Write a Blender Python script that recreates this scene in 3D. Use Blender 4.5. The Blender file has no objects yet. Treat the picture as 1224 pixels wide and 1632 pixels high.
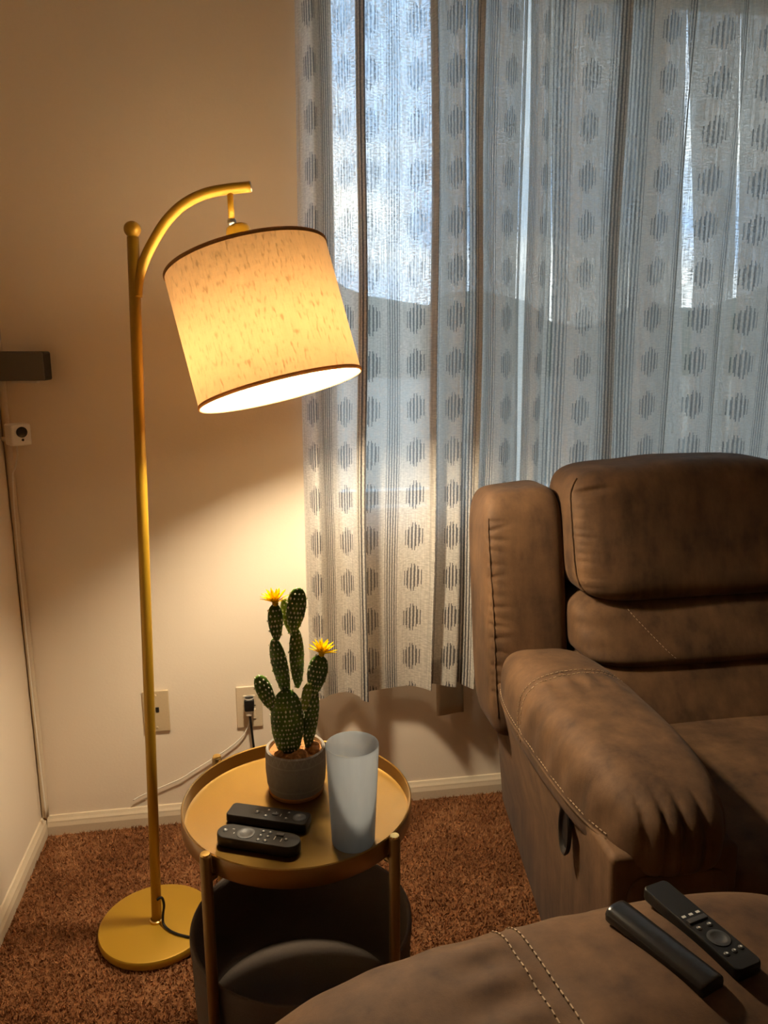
import bpy, bmesh, math, random
import numpy as np
from mathutils import Vector, Matrix
random.seed(4); np.random.seed(4)
S = bpy.context.scene
COL = S.collection
PI = math.pi

# ------------------------------------------------------------------ camera
cd = bpy.data.cameras.new('camera'); cam = bpy.data.objects.new('camera', cd); COL.objects.link(cam)
S.camera = cam
PITCH, ROLL, YAW, FPX = 11.6, -0.2, -9.32, 1229.7
p_, r_, y_ = map(math.radians, (PITCH, ROLL, YAW))
F_ = Vector((0, math.cos(p_), -math.sin(p_))); R_ = Vector((1, 0, 0)); U_ = R_.cross(F_)
R2 = R_ * math.cos(r_) + U_ * math.sin(r_); U2 = -R_ * math.sin(r_) + U_ * math.cos(r_)
Zr = Matrix.Rotation(y_, 3, 'Z'); R2, U2, F2 = Zr @ R2, Zr @ U2, Zr @ F_
cam.matrix_world = Matrix(((R2.x, U2.x, -F2.x, 0), (R2.y, U2.y, -F2.y, 0), (R2.z, U2.z, -F2.z, 1.25), (0, 0, 0, 1)))
cd.sensor_fit = 'VERTICAL'; cd.sensor_height = 36; cd.lens = 36 * FPX / 1632; cd.clip_start = 0.02

# ------------------------------------------------------------------ exposure, world
S.view_settings.view_transform = 'Standard'; S.view_settings.look = 'None'
S.view_settings.gamma = 1; S.view_settings.use_curve_mapping = False
S.view_settings.exposure = 0.0
SKY_STRENGTH = 5.4
BULB = 740.0
BULB_COL = (1.0, 0.83, 0.58)
w = bpy.data.worlds.new('sky'); S.world = w; w.use_nodes = True
nt = w.node_tree; nt.nodes.clear()
def N(t, **k):
    n = nt.nodes.new(t)
    for a, b in k.items(): setattr(n, a, b)
    return n
tc = N('ShaderNodeTexCoord'); sep = N('ShaderNodeSeparateXYZ'); nt.links.new(tc.outputs['Generated'], sep.inputs[0])
mp = N('ShaderNodeMapping'); mp.inputs['Scale'].default_value = (1, 1, 2.2); nt.links.new(tc.outputs['Generated'], mp.inputs[0])
nz = N('ShaderNodeTexNoise'); nz.inputs['Scale'].default_value = 3.2; nz.inputs['Detail'].default_value = 6
nt.links.new(mp.outputs[0], nz.inputs['Vector'])
cr = N('ShaderNodeValToRGB'); cr.color_ramp.elements[0].position = .43; cr.color_ramp.elements[1].position = .62
cr.color_ramp.elements[0].color = (.36, .54, .82, 1); cr.color_ramp.elements[1].color = (.97, .98, .97, 1)
nt.links.new(nz.outputs['Fac'], cr.inputs[0])
bg = N('ShaderNodeBackground'); bg.inputs['Strength'].default_value = SKY_STRENGTH
nt.links.new(cr.outputs[0], bg.inputs[0])
out = N('ShaderNodeOutputWorld'); nt.links.new(bg.outputs[0], out.inputs[0])
S.cycles.max_bounces = 10; S.cycles.diffuse_bounces = 6; S.cycles.transparent_max_bounces = 16
S.cycles.transmission_bounces = 8; S.cycles.sample_clamp_indirect = 6.0; S.cycles.caustics_reflective = False
S.cycles.use_denoising = True

# ------------------------------------------------------------------ materials
class Mat:
    def __init__(s, name):
        s.m = bpy.data.materials.new(name); s.m.use_nodes = True; s.t = s.m.node_tree; s.t.nodes.clear()
        s.out = s.n('ShaderNodeOutputMaterial')
    def n(s, t, ins=None, **k):
        n = s.t.nodes.new(t)
        for a, b in k.items(): setattr(n, a, b)
        for a, b in (ins or {}).items():
            if isinstance(b, bpy.types.NodeSocket): s.t.links.new(b, n.inputs[a])
            else: n.inputs[a].default_value = b
        return n
    def math(s, op, a, b=0.0, c=None):
        i = {0: a, 1: b}
        if c is not None: i[2] = c
        return s.n('ShaderNodeMath', i, operation=op).outputs[0]
    def ramp(s, f, stops):
        n = s.n('ShaderNodeValToRGB', {0: f}); e = n.color_ramp.elements
        while len(e) < len(stops): e.new(.5)
        for x, (p, c) in zip(e, stops): x.position = p; x.color = (*c, 1)
        return n.outputs[0]
    def coords(s, which='Object', scale=(1, 1, 1)):
        t = s.n('ShaderNodeTexCoord')
        return s.n('ShaderNodeMapping', {'Vector': t.outputs[which], 'Scale': scale}).outputs[0]
    def noise(s, v, scale, detail=3, rough=.5):
        return s.n('ShaderNodeTexNoise', {'Vector': v, 'Scale': scale, 'Detail': detail, 'Roughness': rough}).outputs['Fac']
    def mixc(s, f, a, b):
        n = s.n('ShaderNodeMix', data_type='RGBA')
        for i, v in ((0, f), (6, a), (7, b)):
            if isinstance(v, bpy.types.NodeSocket): s.t.links.new(v, n.inputs[i])
            else: n.inputs[i].default_value = v if i == 0 else (*v, 1)
        return n.outputs[2]
    def bump(s, h, strength, dist=.01):
        return s.n('ShaderNodeBump', {'Height': h, 'Strength': strength, 'Distance': dist}).outputs[0]
    def pbsdf(s, **k):
        n = s.n('ShaderNodeBsdfPrincipled')
        for a, b in k.items():
            a = a.replace('_', ' ')
            if isinstance(b, bpy.types.NodeSocket): s.t.links.new(b, n.inputs[a])
            else: n.inputs[a].default_value = (*b, 1) if isinstance(b, tuple) and len(n.inputs[a].default_value) == 4 else b
        return n.outputs[0]
    def surf(s, o): s.t.links.new(o, s.out.inputs[0]); return s.m

def simple(name, col, rough=.5, metal=0, grain=0, gscale=300, spec=.5):
    m = Mat(name); v = m.coords()
    nz = m.noise(v, gscale, 2)
    c = m.mixc(nz, tuple(x * .93 for x in col), tuple(min(1, x * 1.07) for x in col))
    k = dict(Base_Color=c, Roughness=rough, Metallic=metal, Specular_IOR_Level=spec)
    if grain: k['Normal'] = m.bump(nz, grain, .002)
    return m.surf(m.pbsdf(**k))

M = {}
def wall_mat():
    m = Mat('painted_wall'); v = m.coords()
    a = m.noise(v, 1.3, 3); b = m.noise(v, 140, 3, .6)
    c = m.mixc(a, (.83, .72, .58), (.87, .76, .62))
    return m.surf(m.pbsdf(Base_Color=c, Roughness=.75, Normal=m.bump(b, .12, .003), Specular_IOR_Level=.25))
M['wall'] = wall_mat()
M['trim'] = simple('trim_paint', (.68, .57, .42), .55)
M['almond'] = simple('almond_plastic', (.66, .54, .38), .4)
M['ceiling'] = simple('ceiling_paint', (.88, .84, .78), .85)
M['gold_paint'] = simple('mustard_gold_paint', (.44, .25, .016), .42, .35, .05, 900)
M['gold_edge'] = simple('brass_ring', (.80, .52, .16), .25, .9)
M['dark_slot'] = simple('dark_plastic', (.012, .011, .010), .45)
M['black'] = simple('black_plastic', (.011, .0095, .008), .45, spec=.25)
M['black_gloss'] = simple('black_satin_plastic', (.014, .012, .011), .25)
M['print'] = simple('pale_print', (.55, .53, .48), .5)
M['button'] = simple('dark_rubber_button', (.035, .033, .031), .5)
M['grille'] = simple('dark_grey_cloth', (.115, .100, .080), .8, 0, .3, 900)
M['white_plastic'] = simple('white_plastic', (.84, .79, .70), .4)
M['ivory'] = simple('ivory_plastic', (.58, .46, .29), .4)
M['steel'] = simple('steel', (.5, .5, .5), .3, 1)
M['card'] = simple('cream_card', (.62, .54, .42), .7)
M['terracotta'] = simple('orange_clay_grit', (.48, .22, .07), .9, 0, .8, 120)
M['hill'] = simple('far_trees', (.05, .07, .045), .9, 0, .5, 3)
M['ground_out'] = simple('dry_grass_ground', (.20, .19, .15), .9, 0, .5, 3)
M['bin_metal'] = simple('bronze_metal', (.30, .19, .075), .38, .85)
M['stitch'] = simple('tan_thread', (.42, .30, .18), .7)

def tray_mat():
    m = Mat('satin_gold'); v = m.coords()
    n1 = m.noise(v, 60, 4); n2 = m.noise(v, 900, 2)
    r = m.math('MULTIPLY_ADD', n1, .10, .30)
    return m.surf(m.pbsdf(Base_Color=m.mixc(n2, (.33, .18, .030), (.39, .22, .042)), Metallic=.9, Roughness=r, Normal=m.bump(n2, .04, .001), Coat_Weight=1.0, Coat_Roughness=.2, Coat_IOR=1.7))
M['tray'] = tray_mat()

def suede(name, dark, light):
    m = Mat(name); v = m.coords('Object', (1, 1, 1))
    a = m.noise(v, 9, 6, .62); b = m.noise(v, 38, 5, .65); g = m.noise(v, 700, 2)
    vs = m.coords('Object', (26, 26, 5)); st = m.noise(vs, 1.0, 5, .6)
    f = m.math('ADD', m.math('MULTIPLY', a, .55), m.math('MULTIPLY', st, .45))
    c = m.ramp(f, [(.34, dark), (.52, tuple((p + q) / 2 for p, q in zip(dark, light))), (.68, light)])
    h = m.math('ADD', m.math('MULTIPLY', b, 1.0), m.math('MULTIPLY', g, .25))
    k = dict(Base_Color=c, Roughness=.70, Normal=m.bump(h, .16, .006), Specular_IOR_Level=.2)
    k['Sheen_Weight'] = .03; k['Sheen_Roughness'] = .5
    return m.surf(m.pbsdf(**k))
M['suede'] = suede('brown_suede', (.055, .030, .0165), (.172, .094, .045))

def shade_mat():
    m = Mat('linen_shade'); v = m.coords('UV', (300, 5, 1)); v2 = m.coords('UV', (50, 260, 1)); v3 = m.coords('UV', (210, 16, 1))
    a = m.noise(v, 1, 4, .6); b = m.noise(v2, 1, 2); s = m.noise(v3, 1, 2, .4)
    slub = m.n('ShaderNodeMapRange', {0: s, 1: .55, 2: .68, 3: 0.0, 4: 1.0}).outputs[0]
    f = m.math('ADD', m.math('MULTIPLY', a, .6), m.math('MULTIPLY', b, .4))
    c = m.mixc(f, (.36, .195, .070), (.98, .545, .21))
    c = m.mixc(m.math('MULTIPLY', slub, .75), c, (.30, .16, .05))
    d = m.n('ShaderNodeBsdfDiffuse', {'Color': m.mixc(.7, c, (.90, .84, .72))}).outputs[0]
    t = m.n('ShaderNodeBsdfTranslucent', {'Color': c}).outputs[0]
    return m.surf(m.n('ShaderNodeMixShader', {0: .056, 1: d, 2: t}).outputs[0])
M['shade'] = shade_mat()
def rim_mat():
    m = Mat('shade_binding'); n = m.noise(m.coords(), 400, 3); c = m.mixc(n, (.34, .20, .09), (.50, .32, .16))
    d = m.n('ShaderNodeBsdfDiffuse', {'Color': c}).outputs[0]; t = m.n('ShaderNodeBsdfTranslucent', {'Color': c}).outputs[0]
    return m.surf(m.n('ShaderNodeMixShader', {0: .35, 1: d, 2: t}).outputs[0])
M['shade_rim'] = rim_mat()

def spill_disc_mat():  # cloth of the added disc that dims the lamp's upward light
    m = Mat('spill_disc_cloth'); n = m.noise(m.coords(), 300, 3); c = m.mixc(n, (.84, .80, .72), (.93, .89, .82))
    d = m.n('ShaderNodeBsdfDiffuse', {'Color': c}).outputs[0]; t = m.n('ShaderNodeBsdfTranslucent', {'Color': c}).outputs[0]
    return m.surf(m.n('ShaderNodeMixShader', {0: .72, 1: d, 2: t}).outputs[0])
M['spill_disc'] = spill_disc_mat()
def bulb_mat():
    m = Mat('lit_bulb')
    return m.surf(m.n('ShaderNodeEmission', {'Color': (*BULB_COL, 1), 'Strength': BULB}).outputs[0])
M['bulb'] = bulb_mat()

def curtain_mat(name, pattern):
    m = Mat(name); uv = m.n('ShaderNodeTexCoord').outputs['UV']
    sp = m.n('ShaderNodeSeparateXYZ', {0: uv}); u, v = sp.outputs[0], sp.outputs[1]     # u in pattern repeats, v in metres
    wv = m.n('ShaderNodeMapping', {'Vector': uv, 'Scale': (14, 300, 1)}).outputs[0]
    wu = m.n('ShaderNodeMapping', {'Vector': uv, 'Scale': (52, 9, 1)}).outputs[0]
    nv = m.noise(wv, 1, 2); nu = m.noise(wu, 1, 3)
    weave = m.math('MULTIPLY', m.math('ADD', nv, nu), .5)
    base = m.mixc(weave, (.58, .54, .48), (.82, .78, .71))
    plain = base
    if pattern:
        jit = m.noise(m.n('ShaderNodeMapping', {'Vector': uv, 'Scale': (8, 110, 1)}).outputs[0], 1, 2)
        jit = m.math('MULTIPLY', m.math('SUBTRACT', jit, .5), .016)
        uj = m.math('ADD', u, jit)
        # centred coordinate of dot column (integers) and of line band (half integers)
        du = m.math('SUBTRACT', m.math('FRACT', m.math('ADD', uj, .5)), .5)
        bu = m.math('SUBTRACT', m.math('FRACT', uj), .5)
        def lines(x, pitch, width, off):
            fr = m.math('ABSOLUTE', m.math('SUBTRACT', m.math('FRACT', m.math('ADD', m.math('DIVIDE', x, pitch), off)), .5))
            return m.math('LESS_THAN', fr, width / 2)
        PD, PB = .070, .062
        band = m.math('MULTIPLY', m.math('LESS_THAN', m.math('ABSOLUTE', bu), PB * 2.5), lines(bu, PB, .48, 0.0))
        inside = m.math('LESS_THAN', m.math('ABSOLUTE', du), PD * 2.5)
        dash = lines(du, PD, .52, 0.0)
        idx = m.math('ABSOLUTE', m.math('ROUND', m.math('DIVIDE', du, PD)))       # 0..3
        # the middle dash is longest; outer dashes shorter, alternate rows slip a little
        hh = m.math('MULTIPLY_ADD', idx, -.0085, .037)
        slip = m.math('MULTIPLY', m.math('SINE', m.math('MULTIPLY', m.math('ROUND', m.math('DIVIDE', du, PD)), 5.1)), .003)
        dv = m.math('SUBTRACT', m.math('MULTIPLY', m.math('FRACT', m.math('DIVIDE', m.math('ADD', v, slip), .109)), .109), .0545)
        tall = m.math('LESS_THAN', m.math('ABSOLUTE', dv), hh)
        dot = m.math('MULTIPLY', m.math('MULTIPLY', inside, dash), tall)
        ink = m.math('MAXIMUM', band, dot)
        wear = m.noise(m.n('ShaderNodeMapping', {'Vector': uv, 'Scale': (60, 500, 1)}).outputs[0], 1, 2)
        ink = m.math('MULTIPLY', ink, m.math('MULTIPLY_ADD', wear, .30, .80))
        base = m.mixc(ink, base, (.060, .060, .075))
        op = m.math('SUBTRACT', 1.0, m.math('MULTIPLY', ink, .25))
    d = m.n('ShaderNodeBsdfDiffuse', {'Color': base}).outputs[0]
    t = m.n('ShaderNodeBsdfTranslucent', {'Color': m.mixc(.30, base, plain) if pattern else base}).outputs[0]
    mx = m.n('ShaderNodeMixShader', {0: .42, 1: d, 2: t}).outputs[0]
    hole = m.n('ShaderNodeMapRange', {0: weave, 1: .40, 2: .62, 3: (.30 if pattern else .14), 4: (.02 if pattern else .01)}).outputs[0]
    if pattern: hole = m.math('MULTIPLY', hole, op)
    tr = m.n('ShaderNodeBsdfTransparent').outputs[0]
    return m.surf(m.n('ShaderNodeMixShader', {0: hole, 1: mx, 2: tr}).outputs[0])
M['curtain'] = curtain_mat('printed_curtain_cloth', True)
M['lining'] = curtain_mat('plain_lining_cloth', False)

def glass_mat():
    m = Mat('window_glass')
    t = m.n('ShaderNodeBsdfTransparent', {'Color': (.93, .96, .95, 1)}).outputs[0]
    g = m.n('ShaderNodeBsdfGlossy', {'Roughness': .02}).outputs[0]
    return m.surf(m.n('ShaderNodeMixShader', {0: .06, 1: t, 2: g}).outputs[0])
M['glass'] = glass_mat()

def cup_mat():
    m = Mat('frosted_plastic'); v = m.coords('Object', (1, 1, .15))
    n = m.noise(v, 90, 3)
    c = m.mixc(n, (.47, .50, .53), (.57, .60, .63))
    d = m.pbsdf(Base_Color=c, Roughness=.35, Specular_IOR_Level=.5)
    t = m.n('ShaderNodeBsdfTranslucent', {'Color': c}).outputs[0]
    a = m.n('ShaderNodeMixShader', {0: .68, 1: d, 2: t}).outputs[0]
    tr = m.n('ShaderNodeBsdfTransparent', {'Color': (.9, .93, .96, 1)}).outputs[0]
    return m.surf(m.n('ShaderNodeMixShader', {0: .30, 1: a, 2: tr}).outputs[0])
M['cup'] = cup_mat()

def cactus_mat():
    m = Mat('cactus_skin'); v = m.coords()
    n = m.noise(v, 35, 4)
    c = m.ramp(n, [(.33, (.045, .11, .010)), (.58, (.11, .21, .018)), (.74, (.25, .36, .035))])
    return m.surf(m.pbsdf(Base_Color=c, Roughness=.42, Subsurface_Weight=.1, Subsurface_Radius=(.01, .01, .004), Subsurface_Scale=.02))
M['cactus'] = cactus_mat()
M['cactus_light'] = simple('lit_pale_cactus_skin', (.26, .34, .03), .45)  # lit look of the back pad put into the colour; small pale pad shares it
M['spine'] = simple('white_spines', (.80, .76, .58), .6)
def petal_mat():
    m = Mat('yellow_petal'); n = m.noise(m.coords(), 90, 2)
    c = m.mixc(n, (.90, .60, .0), (.96, .76, .01))
    d = m.n('ShaderNodeBsdfDiffuse', {'Color': c}).outputs[0]; t = m.n('ShaderNodeBsdfTranslucent', {'Color': c}).outputs[0]
    return m.surf(m.n('ShaderNodeMixShader', {0: .35, 1: d, 2: t}).outputs[0])
M['petal'] = petal_mat()
def pot_mat():
    m = Mat('grey_cement_pot'); uv = m.n('ShaderNodeTexCoord').outputs['UV']
    n = m.noise(m.coords(), 120, 5, .65)
    sp = m.n('ShaderNodeSeparateXYZ', {0: uv}); v = sp.outputs[1]; u = sp.outputs[0]
    zig = m.math('ABSOLUTE', m.math('SUBTRACT', m.math('FRACT', m.math('MULTIPLY', u, 24)), .5))
    k1 = m.math('LESS_THAN', m.math('ABSOLUTE', m.math('SUBTRACT', v, .58)), .008)
    k2 = m.math('LESS_THAN', m.math('ABSOLUTE', m.math('SUBTRACT', v, m.math('MULTIPLY_ADD', zig, .16, .60))), .010)
    k3 = m.math('LESS_THAN', m.math('ABSOLUTE', m.math('SUBTRACT', v, .34)), .007)
    line = m.math('MULTIPLY', m.math('MAXIMUM', m.math('MAXIMUM', k1, k2), k3), .45)
    c = m.mixc(n, (.27, .24, .205), (.43, .39, .335)); c = m.mixc(line, c, (.50, .46, .40))
    return m.surf(m.pbsdf(Base_Color=c, Roughness=.85, Normal=m.bump(n, .3, .002)))
M['pot'] = pot_mat()
def carpet_mat(name, k):
    m = Mat(name); v = m.coords()
    a = m.noise(v, 7, 4, .6); b = m.noise(v, 90, 3, .7)
    f = m.math('ADD', m.math('MULTIPLY', a, .5), m.math('MULTIPLY', b, .5))
    c = m.ramp(f, [(.33, (.16 * k, .060 * k, .022 * k)), (.5, (.30 * k, .125 * k, .050 * k)), (.66, (.46 * k, .22 * k, .10 * k))])
    return m.surf(m.pbsdf(Base_Color=c, Roughness=.95, Specular_IOR_Level=.1, Normal=m.bump(b, .7, .01)))
M['carpet'] = carpet_mat('rust_carpet', .66); M['pile'] = carpet_mat('rust_carpet_pile', .92)
def felt():
    m = Mat('grey_felt'); v = m.coords(); n = m.noise(v, 260, 4, .7); b = m.noise(v, 9, 3)
    c = m.mixc(m.math('MULTIPLY_ADD', b, .5, m.math('MULTIPLY', n, .5)), (.085, .064, .050), (.155, .122, .100))
    return m.surf(m.pbsdf(Base_Color=c, Roughness=.95, Normal=m.bump(n, .3, .003), Specular_IOR_Level=.15))
M['felt'] = felt()

# ------------------------------------------------------------------ builders
def link(name, me, mat, parent=None, loc=None):
    o = bpy.data.objects.new(name, me); COL.objects.link(o)
    if mat is not None: me.materials.append(mat)
    if parent is not None: o.parent = parent
    if loc is not None: o.location = loc
    return o
def mesh(name, v, f, mat, parent=None, smooth=True, uv=None, loc=None):
    me = bpy.data.meshes.new(name); me.from_pydata([tuple(map(float, x)) for x in v], [], [tuple(map(int, x)) for x in f])
    if smooth: me.polygons.foreach_set('use_smooth', [True] * len(me.polygons))
    if uv is not None:
        l = me.uv_layers.new(name='UVMap'); idx = np.zeros(len(me.loops), int); me.loops.foreach_get('vertex_index', idx)
        l.data.foreach_set('uv', np.asarray(uv, float)[idx].ravel())
    me.update()
    return link(name, me, mat, parent, loc)
def thing(name, label, cat, loc=(0, 0, 0), rotz=0, group=None):
    o = bpy.data.objects.new(name, None); COL.objects.link(o); o.location = loc; o.rotation_euler = (0, 0, rotz)
    o.empty_display_size = .05
    return tag(o, label, cat, group)
def tag(o, label, cat, group=None, kind=None):
    o['label'] = label; o['category'] = cat
    if group: o['group'] = group
    if kind: o['kind'] = kind
    return o
def struct(o): o['kind'] = 'structure'; return o
def grid(nu, nv, closeu=False, closev=False):
    f = []
    for j in range(nv if closev else nv - 1):
        for i in range(nu if closeu else nu - 1):
            a, b = j * nu + i, j * nu + (i + 1) % nu
            c, d = ((j + 1) % nv) * nu + (i + 1) % nu, ((j + 1) % nv) * nu + i
            f.append((a, b, c, d))
    return f
def box(name, lo, hi, mat, parent=None, bev=.003, seg=2, rotz=0, pivot=None):
    bm = bmesh.new(); bmesh.ops.create_cube(bm, size=1)
    lo, hi = Vector(lo), Vector(hi); c = (lo + hi) / 2; d = hi - lo
    for v in bm.verts: v.co = Vector((v.co.x * d.x, v.co.y * d.y, v.co.z * d.z))
    if bev: bmesh.ops.bevel(bm, geom=bm.edges[:] , offset=min(bev, min(d) * .45), segments=seg, affect='EDGES', profile=.5)
    for v in bm.verts: v.co = Matrix.Rotation(rotz, 3, 'Z') @ v.co + c
    me = bpy.data.meshes.new(name); bm.to_mesh(me); bm.free()
    if bev: me.polygons.foreach_set('use_smooth', [False] * len(me.polygons))
    return link(name, me, mat, parent)
def hexa(name, pts, mat, parent=None, bev=.02, seg=4):
    """eight corners: bottom 4 then top 4, both counter-clockwise"""
    bm = bmesh.new(); v = [bm.verts.new(p) for p in pts]
    for q in ((3, 2, 1, 0), (4, 5, 6, 7), (0, 1, 5, 4), (1, 2, 6, 5), (2, 3, 7, 6), (3, 0, 4, 7)): bm.faces.new([v[i] for i in q])
    bmesh.ops.bevel(bm, geom=bm.edges[:], offset=bev, segments=seg, affect='EDGES', profile=.5)
    bmesh.ops.recalc_face_normals(bm, faces=bm.faces[:])
    me = bpy.data.meshes.new(name); bm.to_mesh(me); bm.free()
    me.polygons.foreach_set('use_smooth', [True] * len(me.polygons))
    return link(name, me, mat, parent)
def frames(P):
    P = [Vector(p) for p in P]; T = []
    for i in range(len(P)):
        a = P[max(i - 1, 0)]; b = P[min(i + 1, len(P) - 1)]; T.append((b - a).normalized())
    n = T[0].orthogonal().normalized(); out = []
    for t in T:
        n = (n - t * n.dot(t)).normalized(); out.append((n, t.cross(n)))
    return P, out
def tube(name, path, r, mat, parent=None, seg=12, cap=True, flat=1.0):
    P, fr = frames(path); n = len(P); rr = r if hasattr(r, '__len__') else [r] * n
    V = []
    for p, (a, b), q in zip(P, fr, rr):
        for i in range(seg):
            t = 2 * PI * i / seg; V.append(p + a * (q * math.cos(t)) + b * (q * flat * math.sin(t)))
    F = grid(seg, n, closeu=True)
    if cap: F += [tuple(range(seg))[::-1], tuple(range((n - 1) * seg, n * seg))]
    o = mesh(name, V, F, mat, parent)
    return o
def lathe(name, prof, mat, parent=None, seg=48, origin=(0, 0, 0), axis=None, close=False):
    """prof: (radius, height) pairs along local z; uv u = turn, v = 0..1"""
    O = Vector(origin); V = []; UV = []
    rot = Vector((0, 0, 1)).rotation_difference(Vector(axis)).to_matrix() if axis is not None else Matrix.Identity(3)
    L = [0]
    for a, b in zip(prof, prof[1:]): L.append(L[-1] + math.hypot(b[0] - a[0], b[1] - a[1]))
    n = seg + 1
    for (r, h), l in zip(prof, L):
        for i in range(n):
            t = 2 * PI * i / seg; V.append(O + rot @ Vector((r * math.cos(t), r * math.sin(t), h))); UV.append((i / seg, l / max(L[-1], 1e-9)))
    F = grid(n, len(prof), closev=close)
    o = mesh(name, V, F, mat, parent, uv=UV)
    bm = bmesh.new(); bm.from_mesh(o.data); bmesh.ops.remove_doubles(bm, verts=bm.verts[:], dist=1e-6)
    bmesh.ops.recalc_face_normals(bm, faces=bm.faces[:]); bm.to_mesh(o.data); bm.free()
    o.data.polygons.foreach_set('use_smooth', [True] * len(o.data.polygons))
    m = o.modifiers.new('edges', 'EDGE_SPLIT'); m.split_angle = math.radians(40)
    return o
def spline(P, n):
    P = [Vector(p) for p in P]; P = [P[0] * 2 - P[1]] + P + [P[-1] * 2 - P[-2]]; out = []
    m = len(P) - 3
    for k in range(n):
        t = k / (n - 1) * m; i = min(int(t), m - 1); t -= i; a, b, c, d = P[i:i + 4]
        out.append(.5 * ((2 * b) + (c - a) * t + (2 * a - 5 * b + 4 * c - d) * t * t + (3 * b - a - 3 * c + d) * t ** 3))
    return out
_cube = {}
def cubesphere(n):
    if n in _cube: return _cube[n]
    m = n + 2; t = np.linspace(-1, 1, m); key = {}; V = []; F = []
    for ax in range(3):
        for sg in (-1, 1):
            ids = np.zeros((m, m), int)
            for i in range(m):
                for j in range(m):
                    c = [0, 0, 0]; c[ax] = sg; c[(ax + 1) % 3] = t[i]; c[(ax + 2) % 3] = t[j]
                    kk = tuple(int(round(x * 1e5)) for x in c)
                    if kk not in key: key[kk] = len(V); V.append(c)
                    ids[i, j] = key[kk]
            for i in range(m - 1):
                for j in range(m - 1):
                    f = (ids[i, j], ids[i + 1, j], ids[i + 1, j + 1], ids[i, j + 1]); F.append(f if sg > 0 else f[::-1])
    _cube[n] = (np.array(V, float), F); return _cube[n]
class Cushion:
    """a rounded box: p-norm ball stretched to half sizes, then bent by fn (unit position q, point p) -> p"""
    def __init__(s, c, h, k=4.0, fn=None): s.c, s.h, s.k, s.fn = np.array(c, float), np.array(h, float), k, fn
    def at(s, D):
        D = np.atleast_2d(np.asarray(D, float)); q = D / (np.abs(D) ** s.k).sum(1)[:, None] ** (1 / s.k)
        p = q * s.h
        if s.fn is not None: p = s.fn(q, p)
        return p + s.c
    def build(s, name, mat, parent, n=28):
        V, F = cubesphere(n)
        return mesh(name, s.at(V), F, mat, parent)
def g(x, c, w_): return np.exp(-((x - c) / w_) ** 2)
def stitches(name, pts, parent, ln=.006, gap=.004, r=.0009, mat=None, lift=.0008):
    """a row of short thread dashes along a polyline, one joined mesh"""
    P = [Vector(p) for p in pts]; V = []; F = []
    L = [0]
    for a, b in zip(P, P[1:]): L.append(L[-1] + (b - a).length)
    def at(s):
        for i in range(len(P) - 1):
            if s <= L[i + 1]: return P[i].lerp(P[i + 1], (s - L[i]) / max(1e-9, L[i + 1] - L[i]))
        return P[-1]
    s = 0
    while s + ln < L[-1]:
        a, b = at(s), at(s + ln); t = (b - a).normalized(); n = t.orthogonal().normalized(); q = t.cross(n); base = len(V)
        for p in (a, b):
            for d in (n, q, -n, -q): V.append(p + d * r)
        F += [(base + i, base + (i + 1) % 4, base + 4 + (i + 1) % 4, base + 4 + i) for i in range(4)] + [(base + 3, base + 2, base + 1, base), (base + 4, base + 5, base + 6, base + 7)]
        s += ln + gap
    o = mesh(name, V, F, mat or M['stitch'], parent, smooth=False); o['kind'] = 'stuff'; return o

# ------------------------------------------------------------------ room shell
XL, XR, YB, YF, HC = -.598, 2.6, 1.965, -1.9, 2.44
WX0, WX1, WZ0, WZ1 = .165, 1.95, .84, 2.17           # window opening in the back wall
struct(box('floor', (XL - .1, YF - .1, -.05), (XR + .1, YB + .15, 0), M['carpet'], bev=0))
struct(box('ceiling', (XL - .1, YF - .1, HC), (XR + .1, YB + .15, HC + .05), M['ceiling'], bev=0))
struct(box('wall_left', (XL - .1, YF - .1, 0), (XL, YB + .15, HC), M['wall'], bev=0))
struct(box('wall_right', (XR, YF - .1, 0), (XR + .1, YB + .15, HC), M['wall'], bev=0))
struct(box('wall_front', (XL, YF - .1, 0), (XR, YF, HC), M['wall'], bev=0))
def wall_with_hole():
    xs = [XL, WX0, WX1, XR]; zs = [0, WZ0, WZ1, HC]; V = []; F = []; t = .15
    for y in (YB, YB + t):
        for z in zs:
            for x in xs: V.append((x, y, z))
    q = lambda i, j, s: s * 16 + j * 4 + i
    for j in range(3):
        for i in range(3):
            if i == 1 and j == 1: continue
            F.append((q(i, j, 0), q(i + 1, j, 0), q(i + 1, j + 1, 0), q(i, j + 1, 0)))
            F.append((q(i, j + 1, 1), q(i + 1, j + 1, 1), q(i + 1, j, 1), q(i, j, 1)))
    for a, b in (((1, 1), (2, 1)), ((2, 1), (2, 2)), ((2, 2), (1, 2)), ((1, 2), (1, 1))):
        F.append((q(*a, 0), q(*a, 1), q(*b, 1), q(*b, 0)))
    return struct(mesh('wall_back', V, F, M['wall'], smooth=False))
wall_with_hole()
win = bpy.data.objects.new('window_1', None); COL.objects.link(win); win.location = ((WX0 + WX1) / 2, YB + .09, WZ0); win['kind'] = 'structure'
wx, wz = (WX1 - WX0) / 2, WZ1 - WZ0
def wbar(n, x0, x1, z0, z1, mat=M['white_plastic'], y0=-.025, y1=.025): return box(n, (x0, y0, z0), (x1, y1, z1), mat, win, .004)
wbar('window_frame', -wx, -wx + .045, 0, wz); wbar('window_frame', wx - .045, wx, 0, wz)
wbar('window_frame', -wx + .045, wx - .045, 0, .045); wbar('window_frame', -wx + .045, wx - .045, wz - .045, wz)
wbar('window_mullion', -.0275, .0175, .045, wz - .045)
wbar('window_pane', -wx + .045, -.0275, .045, wz - .045, M['glass'], -.003, .003); wbar('window_pane', .0175, wx - .045, .045, wz - .045, M['glass'], -.003, .003)
box('window_sill', (-wx, -.085, -.02), (wx, -.026, .012), M['white_plastic'], win, .004)

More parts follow.
